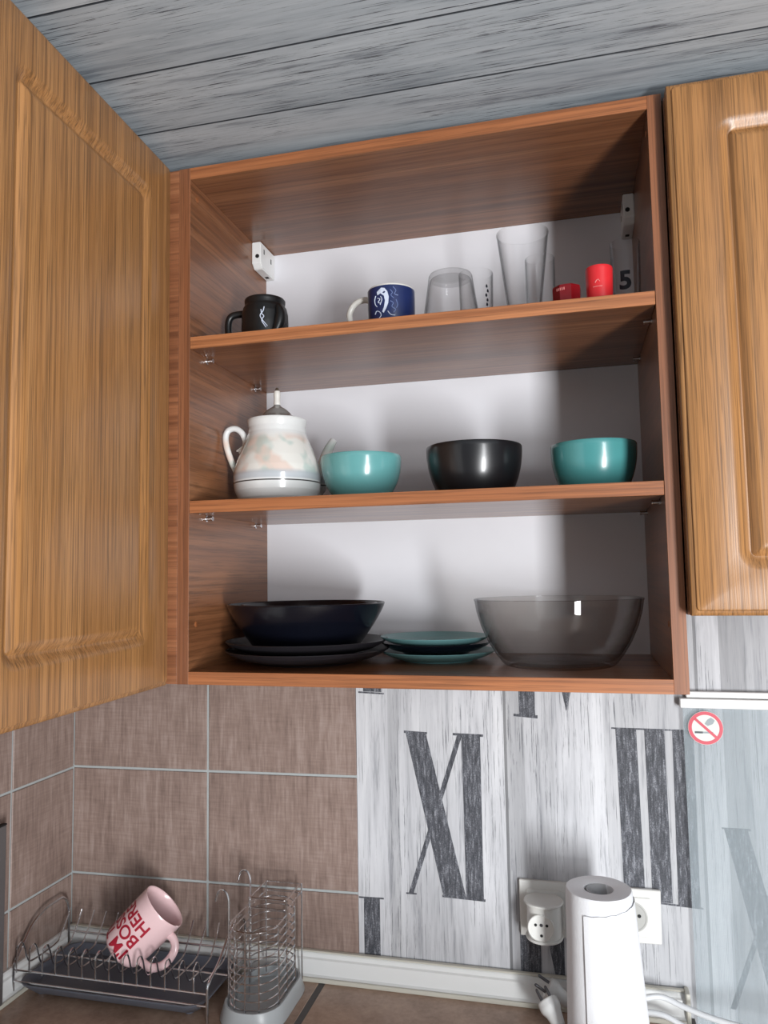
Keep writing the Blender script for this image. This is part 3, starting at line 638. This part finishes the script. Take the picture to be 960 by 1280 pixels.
# ------------------------------------------------------------------ counter
ctr = thing('countertop', 'brown tiled kitchen counter with dark grey joints', 'counter', (0, 0, 0))
obj('slab', box(XL + 0.001, 0.668, -0.60, -0.001, ZT - 0.036, ZT - 0.0005), DARKGROUT, ctr)
xs = [XL + 0.002, 0.1145, 0.515, 0.667]; yy = [-0.002, -0.335, -0.60]
for a, b_ in zip(xs, xs[1:]):
    for c_, d_ in zip(yy, yy[1:]):
        obj('tile', box(a + 0.0050, b_ - 0.0050, d_ + 0.0050, c_ - 0.0050, ZT - 0.008, ZT, 0.0008), COUNTER, ctr)
base_c = thing('base_cabinet', 'plain white base cabinet below the brown counter', 'cabinet', (0, 0, 0))
obj('carcass', box(XL + 0.005, 0.66, -0.56, -0.030, ZF, ZT - 0.0362, 0.001), CAR_X, base_c)
base_c['label'] = 'oak-fronted base cabinet carrying the brown counter'
for a, b_ in ((XL + 0.004, 0.146), (0.150, 0.658)):
    dd = obj('door', door_mesh(b_ - a, 0.72, 0.018, 0.05), OAK_DOOR, base_c, True); place_door(dd, (a, -0.5795, ZF + 0.10), (1, 0, 0), (0, -1, 0))

# splash sheet beyond the counter
sp = thing('splash_sheet', 'bluish dotted see-through splash guard sheet with white top rail by the right edge', 'splash guard')
obj('sheet', box(0.6705, 1.30, -0.0105, -0.0075, -0.86, -0.052), SPLASH, sp)
bm = box(0.6665, 1.305, -0.0165, -0.0045, -0.0590, -0.0455, 0.001); rail = obj('rail', bm, WHITE_PL, sp)
obj('rail_lip', box(0.6760, 1.305, -0.0110, -0.0015, -0.0450, -0.0360, 0.001), WHITE_PL, rail)
st = thing('no_smoking_sticker', 'round red and white no smoking sticker on the splash guard', 'sticker', (0.7005, -0.0107, -0.0878))
def disc(r, y, n=40, r_in=0.0, a0=0, a1=2 * math.pi):
    o_ = [(r * math.cos(a0 + (a1 - a0) * k / n), r * math.sin(a0 + (a1 - a0) * k / n)) for k in range(n + (0 if a1 - a0 > 6.28 else 1))]
    if not r_in: return prism(o_, y - 0.0002, y)
    bm = bmesh.new(); n2 = len(o_); q = r_in / r
    V = [[bm.verts.new((x, y_, z)) for x, z in o_] for y_ in (y - 0.0002, y)]; U = [[bm.verts.new((x * q, y_, z * q)) for x, z in o_] for y_ in (y - 0.0002, y)]
    full = a1 - a0 > 6.28
    for k in range(n2 if full else n2 - 1):
        k2 = (k + 1) % n2
        bm.faces.new((V[0][k], V[0][k2], U[0][k2], U[0][k])); bm.faces.new((V[1][k], U[1][k], U[1][k2], V[1][k2]))
        bm.faces.new((V[0][k], V[1][k], V[1][k2], V[0][k2])); bm.faces.new((U[0][k], U[0][k2], U[1][k2], U[1][k]))
    return bm
obj('backing', disc(0.0240, 0.0), STICK_WHITE, st)
obj('ring', disc(0.0236, -0.0002, 48, 0.0188), STICK_RED, st)
rot = lambda pts, a: [(x * math.cos(a) - z * math.sin(a), x * math.sin(a) + z * math.cos(a)) for x, z in pts]
obj('smoke', prism([(-0.001, 0.006), (0.003, 0.003), (0.010, 0.006), (0.013, 0.011), (0.008, 0.015), (0.003, 0.012)], -0.0005, -0.0002), STICK_GREY, st)
obj('cigarette', prism([(-0.004, -0.0076), (0.010, -0.0076), (0.010, -0.0052), (-0.004, -0.0052)], -0.0005, -0.0002), STICK_GREY, st)
obj('filter', prism([(-0.0150, -0.0078), (-0.004, -0.0078), (-0.004, -0.0050), (-0.0150, -0.0050)], -0.0005, -0.0002), STICK_DARK, st)
obj('bar', prism(rot([(-0.019, -0.0019), (0.019, -0.0019), (0.019, 0.0019), (-0.019, 0.0019)], math.radians(-43)), -0.0008, -0.0004), STICK_RED, st)

# sockets
so = thing('wall_socket', 'white double wall socket plate behind the paper towel roll', 'socket', (0, -0.0008, 0))
pl_ = prism([(0.4255, -0.4035), (0.6275, -0.3985), (0.6285, -0.3230), (0.4250, -0.3225)], -0.0075, 0.0, 0.0012); obj('cover_plate', pl_, SOCK_PL, so)
for cx in (0.4630, 0.5880):
    ins = obj('insert', loft([(rrect(cx - 0.0275, cx + 0.0275, -0.3895, -0.3345, 0.003), 0.0072), (rrect(cx - 0.0275, cx + 0.0275, -0.3895, -0.3345, 0.003), 0.0086), (rrect(cx - 0.0268, cx + 0.0268, -0.3888, -0.3352, 0.003), 0.0092)], lambda u, v, d: (u, -d, v)), SOCK_PL, so)
    rg = obj('recess', lathe([(0.0215, 0.0088), (0.0215, 0.0100), (0.0195, 0.0102), (0.0188, 0.0096), (0, 0.0096)], 40), plain('socket_well', (176, 176, 172), 0.4), ins, True, (cx, 0, -0.362)); rg.rotation_euler = (math.pi / 2, 0, 0)
    for dx in (-0.0095, 0.0095):
        h = obj('pin_hole', lathe([(0.0026, 0.0096), (0.0026, 0.0101), (0, 0.0101)], 14), DARK_HOLE, ins, loc=(cx + dx, 0, -0.360)); h.rotation_euler = (math.pi / 2, 0, 0)
ad = thing('plug_adapter', 'white multi-way plug adapter plugged into the left socket', 'adapter', (0.4620, -0.0112, -0.3665))
bm = bmesh.new()
prof = [(-0.0245, 0.0)] + [(0.0245 * math.cos(math.radians(180 + a)), -0.020 + 0.0245 * math.sin(math.radians(180 + a))) for a in range(0, 181, 12)] + [(0.0245, 0.0)]
A = [bm.verts.new((x, y, -0.0225)) for x, y in prof]; B = [bm.verts.new((x, y, 0.0235)) for x, y in prof]
bm.faces.new(A); bm.faces.new(B[::-1])
for i in range(len(prof)): bm.faces.new((A[i], B[i], B[(i + 1) % len(prof)], A[(i + 1) % len(prof)]))
obj('body', bm, SOCK_PL, ad, True)
obj('flange', lathe([(0, 0.0235), (0.0280, 0.0235), (0.0288, 0.0250), (0.0280, 0.0268), (0.0255, 0.0275), (0, 0.0270)], 40), SOCK_PL, ad, True, (0, -0.0200, 0))
obj('flange', lathe([(0, -0.0225), (0.0265, -0.0225), (0.0275, -0.0240), (0.0265, -0.0262), (0, -0.0266)], 40), SOCK_PL, ad, True, (0, -0.0200, 0))
fc = obj('socket_face', lathe([(0.0188, -0.006), (0.0188, 0.0016), (0.0178, 0.0022), (0.0170, 0.0012), (0, 0.0008)], 40), SOCK_PL, ad, True, (-0.0035, -0.0435, -0.0035)); fc.rotation_euler = (math.pi / 2, 0, 0)
for dx, dz in ((-0.0075, 0.004), (0.0085, 0.004), (0.0005, -0.0105)):
    h = obj('pin_hole', lathe([(0.0021, 0.0), (0.0021, 0.0014), (0, 0.0014)], 12), DARK_HOLE, fc, loc=(dx, dz, 0))
obj('earth_hole', lathe([(0.0024, 0.0), (0.0024, 0.0013), (0, 0.0013)], 12), STEEL, fc, loc=(0.0005, 0.004, 0))

# paper towel roll
pr_ = thing('paper_towel_roll', 'white paper towel roll standing on the counter in front of the sockets', 'paper towels', (0.5460, -0.1140, ZT + 0.0003))
bm = bmesh.new(); ring = []
prof = [(0.0195, 0.0), (0.0525, 0.0), (0.0535, 0.002), (0.0505, 0.07), (0.0465, 0.14), (0.0438, 0.2110), (0.0425, 0.2135), (0.0215, 0.2135), (0.0195, 0.2125), (0.0195, 0.0)]
for r, z in prof:
    ring.append([bm.verts.new(((r + (0.0006 * math.sin(5 * k * 2 * math.pi / 64) if r > 0.03 else 0)) * math.cos(k * 2 * math.pi / 64) - 0.006 * z / 0.2135, r * math.sin(k * 2 * math.pi / 64), z)) for k in range(64)])
for A, B in zip(ring, ring[1:]):
    for k in range(64): bm.faces.new((A[k], A[(k + 1) % 64], B[(k + 1) % 64], B[k]))
obj('roll', bm, PAPER, pr_, True)
obj('core', lathe([(0.0193, 0.0005), (0.0193, 0.2122), (0.0182, 0.2122), (0.0182, 0.0005), (0.0193, 0.0005)], 32), CARD, pr_, True, (-0.003, 0, 0))
bm = bmesh.new(); cols_ = []
for k in range(25):
    a = math.radians(-118 + 128 * k / 24); col = []
    for j in range(9):
        z = 0.002 + (0.190 + 0.012 * k / 24) * j / 8 + (0.0005 * math.sin(k * 1.7) if j == 8 else 0); r = 0.0550 - 0.0109 * min(z / 0.2110, 1) + 0.0004 + 0.0004 * (1 - k / 24)
        col.append((bm.verts.new((r * math.cos(a) - 0.006 * z / 0.2135, r * math.sin(a), z)), bm.verts.new(((r + 0.0006) * math.cos(a) - 0.006 * z / 0.2135, (r + 0.0006) * math.sin(a), z))))
    cols_.append(col)
for A, B in zip(cols_, cols_[1:]):
    for j in range(8):
        for s in (0, 1): bm.faces.new((A[j][s], B[j][s], B[j + 1][s], A[j + 1][s]))
obj('loose_sheet', bm, PAPER, pr_, True)

# plugs and cables on the counter
def plug(label, loc, zdir, cord):
    t = thing('power_plug', label, 'plug', loc, 'loose plugs')
    z = Vector(zdir).normalized(); x = Vector((0.6, 0.7, 0.2)); x = (x - z * x.dot(z)).normalized(); y = z.cross(x)
    t.matrix_world = Matrix(((x.x, y.x, z.x, loc[0]), (x.y, y.y, z.y, loc[1]), (x.z, y.z, z.z, loc[2]), (0, 0, 0, 1))); inv = t.matrix_world.inverted()
    obj('body', lathe([(0, 0), (0.0135, 0), (0.0148, 0.0015), (0.0150, 0.009), (0.0140, 0.013), (0.0115, 0.018), (0.0100, 0.026), (0.0080, 0.034), (0.0055, 0.036), (0, 0.0365)], 32), WHITE_PL, t, True)
    for dx in (-0.0075, 0.0075): obj('pin', lathe([(0.0021, 0.001), (0.0021, -0.016), (0.0012, -0.0178), (0, -0.018)], 10), STEEL, t, True, (dx, 0, 0))
    obj('cord', tube([inv @ p for p in spline([Vector(loc) + z * 0.034, Vector(loc) + z * 0.040] + [Vector(c) for c in cord], 8)], 0.0034, 8), CABLE, t, True)
    return t
plug('white plug with steel pins lying beside the paper towel roll', (0.4645, -0.072, ZT + 0.0385), (0.50, -0.57, -0.62), [(0.489, -0.103, ZT + 0.0042), (0.484, -0.125, ZT + 0.0040), (0.470, -0.165, ZT + 0.0040), (0.45, -0.21, ZT + 0.0040)])
plug('white plug leaning against the wall trim behind the other plug', (0.4640, -0.0400, ZT + 0.0400), (0.85, -0.02, -0.50), [(0.512, -0.040, ZT + 0.012), (0.530, -0.036, ZT + 0.0055), (0.565, -0.033, ZT + 0.0042)])
for lab, pts in (('upper of two white cables running right from the paper towel roll', [(0.575, -0.052, ZT + 0.030), (0.585, -0.046, ZT + 0.036), (0.598, -0.040, ZT + 0.040), (0.622, -0.034, ZT + 0.041), (0.650, -0.040, ZT + 0.034), (0.690, -0.055, ZT + 0.030), (0.760, -0.080, ZT + 0.030), (0.860, -0.110, ZT + 0.022)]),
                 ('lower of two white cables bending down right of the paper towel roll', [(0.568, -0.046, ZT + 0.012), (0.582, -0.044, ZT + 0.016), (0.598, -0.038, ZT + 0.020), (0.622, -0.040, ZT + 0.020), (0.645, -0.046, ZT + 0.013), (0.674, -0.058, ZT + 0.004), (0.692, -0.070, ZT - 0.05), (0.705, -0.08, ZT - 0.12)])):
    tag(obj('cable', tube(spline(pts, 10), 0.0040, 10), CABLE, None, True), lab, 'cable', 'white cables')

# ------------------------------------------------------------------ dish rack
RX0, RX1, RYF, RYB = -0.342, -0.0135, -0.162, -0.028
ZW = ZT + 0.0365
rk = thing('dish_rack', 'chrome wire dish rack holding the pink mug', 'dish rack')
for y, z in ((RYF, ZW + 0.003), (RYF, ZW - 0.014), (RYB, ZW + 0.003), (-0.095, ZW - 0.0035)):
    obj('rail', tube([(RX0, y, z), (RX1, y, z)], 0.0017, 8), CHROME, rk, True)
pts = [(0, RYF, ZW), (0, RYF, ZW + 0.030), (0, RYF + 0.003, ZW + 0.0385), (0, RYF + 0.011, ZW + 0.0400), (0, RYF + 0.017, ZW + 0.030), (0, RYF + 0.024, ZW + 0.010), (0, RYF + 0.034, ZW + 0.0015), (0, -0.095, ZW), (0, -0.066, ZW + 0.0015), (0, -0.056, ZW + 0.010), (0, -0.040, ZW + 0.030), (0, -0.032, ZW + 0.043)]
tine = obj('wire', tube(spline(pts, 5), 0.0013, 6), CHROME, rk, True, (-0.3370, 0, 0))
for k in range(1, 14): inst(tine, 'wire', rk, (-0.3370 + 0.0232 * k, 0, 0))
for x, dx in ((RX0, -1), (RX1, 1)):
    pts = [(x, RYF, ZT + 0.0005), (x, RYF, ZW + 0.004), (x, RYF + 0.006, ZW + 0.017), (x, -0.125, ZW + 0.030 + (0.02 if dx < 0 else 0)), (x, -0.095, ZW + 0.052 + (0.012 if dx < 0 else 0)), (x, -0.070, ZW + 0.066), (x, -0.045, ZW + 0.064), (x, -0.031, ZW + 0.045), (x, -0.029, ZW + 0.004), (x, -0.029, ZT + 0.0005)]
    obj('end_loop', tube(spline(pts, 6), 0.0021, 8), CHROME, rk, True)
tr = thing('drip_tray', 'blue-grey plastic drip tray under the dish rack', 'tray', (0, 0, 0))
zt = ZT + 0.0065
R = [(rrect(-0.322, -0.034, -0.156, -0.036, 0.02), zt), (rrect(-0.333, -0.0225, -0.169, -0.0265, 0.026), zt + 0.013), (rrect(-0.335, -0.0205, -0.171, -0.0263, 0.027), zt + 0.0165), (rrect(-0.3345, -0.021, -0.1705, -0.0268, 0.027), zt + 0.0172), (rrect(-0.331, -0.0245, -0.167, -0.030, 0.025), zt + 0.0168), (rrect(-0.321, -0.035, -0.155, -0.038, 0.02), zt + 0.004)]
obj('tray', loft(R), TRAY_PL, tr, True)
for x in (-0.305, -0.052):
    for y in (-0.142, -0.052): obj('foot', lathe([(0, -0.0062), (0.006, -0.0062), (0.007, -0.005), (0.008, 0.002), (0, 0.002)], 16), TRAY_PL, tr, True, (x, y, zt))

# pink mug leaning in the rack
LM = 0.092; RM = 0.0395
top_c = Vector((-0.1245, -0.0890, -0.3745)); VV = (top_c - CP).normalized(); VR = VV.cross(Vector((0, 0, 1))).normalized(); VU = VR.cross(VV)
axis = (0.72 * VR + 0.60 * VU - 0.36 * VV).normalized()
hd = (0.62 * VR - 0.74 * VU - 0.25 * VV); hd = (hd - axis * hd.dot(axis)).normalized()
yd = axis.cross(hd)
mg = thing('mug', 'pink mug with red lettering lying tilted in the dish rack', 'mug')
base_p = top_c - axis * LM
mg.matrix_world = Matrix(((hd.x, yd.x, axis.x, base_p.x), (hd.y, yd.y, axis.y, base_p.y), (hd.z, yd.z, axis.z, base_p.z), (0, 0, 0, 1)))
def pink_r(z):
    t_ = z / LM
    return RM * (0.90 + 0.10 * math.sin(math.pi * min(t_ * 1.15, 1.0) * 0.5 + 0.0)) if t_ > 0.10 else RM * (0.80 + 0.12 * (t_ / 0.10) ** 0.6)
P = [(0, 0.0015), (RM * 0.72, 0.0015), (RM * 0.76, 0)]
for k in range(0, 23): z = LM * k / 22 * 0.99; P.append((pink_r(z), max(z, 0.0004)))
P += [(RM * 0.985, LM), (RM * 0.95, LM - 0.0005)]
for k in range(21, 1, -1): z = LM * k / 22; P.append((pink_r(z) - 0.0035, z))
P += [(RM * 0.6, 0.0055), (0, 0.005)]
obj('body', lathe(P, 72), PINK, mg, True)
obj('handle', tube(spline([(RM - 0.003, 0, 0.072), (RM + 0.007, 0, 0.074), (RM + 0.019, 0, 0.068), (RM + 0.0245, 0, 0.052), (RM + 0.0225, 0, 0.036), (RM + 0.012, 0, 0.022), (RM - 0.003, 0, 0.017)], 8), 0.0052, 12, sx=1.25), PINK, mg, True)
# direction from the mug axis to the viewer, for where the print sits
vd = (CP - base_p); vx, vy = vd.dot(hd), vd.dot(yd); A_V = math.atan2(vy, vx)
for s, zc, off in (("I'M THE", 0.0165, 0.0), ('BOSS', 0.0385, 0.0), ('HERE', 0.0615, 0.0)):
    wdt = {'BOSS': 0.0, 'HERE': 0.0}.get(s, 0.0)
    bm = text_bm(s, 0.0265, 0.0005, 2)
    xs_ = [v.co.x for v in bm.verts]; lo_ = min(xs_)
    for v in bm.verts: v.co.x = (v.co.x - lo_) * 1.02
    obj('lettering', wrap(bm, lambda z: pink_r(min(max(z, 0.001), LM)) + 0.0006, A_V + 0.24, zc, 1, -1), RED_PRINT, mg)

# cutlery holder
ch = thing('cutlery_holder', 'chrome wire cutlery basket with hooks, standing in a grey plastic base', 'cutlery basket')
hx0, hx1, hy0, hy1 = 0.006, 0.086, -0.166, -0.028; hb = ZT + 0.020
R = [(rrect(hx0 - 0.008, hx1 + 0.010, hy0 - 0.008, hy1 + 0.006, 0.040), ZT + 0.0004), (rrect(hx0 - 0.009, hx1 + 0.011, hy0 - 0.009, hy1 + 0.006, 0.041), ZT + 0.003), (rrect(hx0 - 0.004, hx1 + 0.005, hy0 - 0.004, hy1 + 0.004, 0.040), ZT + 0.022), (rrect(hx0 - 0.0035, hx1 + 0.0045, hy0 - 0.0035, hy1 + 0.0035, 0.040), ZT + 0.0235),
     (rrect(hx0 - 0.001, hx1 + 0.002, hy0 - 0.001, hy1 + 0.001, 0.038), ZT + 0.0235), (rrect(hx0 + 0.002, hx1 - 0.001, hy0 + 0.002, hy1 - 0.002, 0.036), ZT + 0.006)]
obj('base', loft(R), FROST_PL, ch, True)
lp = rrect(hx0 + 0.004, hx1 - 0.003, hy0 + 0.004, hy1 - 0.004, 0.034, 8)
zr = [hb + 0.004 + 0.0118 * k for k in range(10)]
ring0 = obj('ring_wire', tube([(u, v, 0) for u, v in lp], 0.0012, 6, True), CHROME, ch, True, (0, 0, zr[0]))
for z in zr[1:]: inst(ring0, 'ring_wire', ch, (0, 0, z))
lp2 = rrect(hx0 + 0.018, hx1 - 0.003, -0.098, hy1 - 0.004, 0.004, 3)
ring1 = obj('upper_ring_wire', tube([(u, v, 0) for u, v in lp2], 0.0013, 6, True), CHROME, ch, True, (0, 0, zr[-1] + 0.022))
inst(ring1, 'upper_ring_wire', ch, (0, 0, zr[-1] + 0.008))
for (u, v), zt_ in (((hx1 - 0.0018, -0.033), zr[-1] + 0.022), ((hx0 + 0.018, -0.0335), zr[-1] + 0.022), ((hx0 + 0.018, -0.0985), zr[-1] + 0.022), ((hx1 - 0.0018, -0.0985), zr[-1] + 0.022), ((hx1 - 0.0018, -0.130), zr[-1]), ((0.046, hy0 + 0.0028), zr[-1]), ((hx0 + 0.0028, -0.110), zr[-1]), ((0.028, hy0 + 0.006), zr[-1]), ((0.066, hy0 + 0.006), zr[-1]), ((hx1 - 0.0018, -0.064), zr[-1])):
    obj('upright_wire', tube([(u, v, ZT + 0.0068), (u, v, zt_ + 0.001)], 0.0013, 6), CHROME, ch, True)
for y in (-0.060, -0.138):
    obj('hook', tube(spline([(hx0 + 0.0028, y, ZT + 0.0075), (hx0 + 0.0028, y, ZT + 0.10), (hx0 + 0.0028, y, ZT + 0.150), (hx0 + 0.002, y, ZT + 0.166), (hx0 - 0.004, y, ZT + 0.1765), (hx0 - 0.013, y, ZT + 0.1745), (hx0 - 0.018, y, ZT + 0.160)], 6), 0.0016, 8), CHROME, ch, True)

# steel-grey board at the far left
bd = thing('upright_board', 'dark steel-grey board standing upright at the far left edge', 'board')
obj('panel', box(-0.3400, -0.3330, -0.430, -0.1945, ZT + 0.0003, -0.2300, 0.0012, 2), BOARD_GREY, bd)
obj('top_edge', box(-0.3405, -0.3325, -0.430, -0.1940, -0.2300, -0.2275, 0.0006), DARK_HOLE, bd)
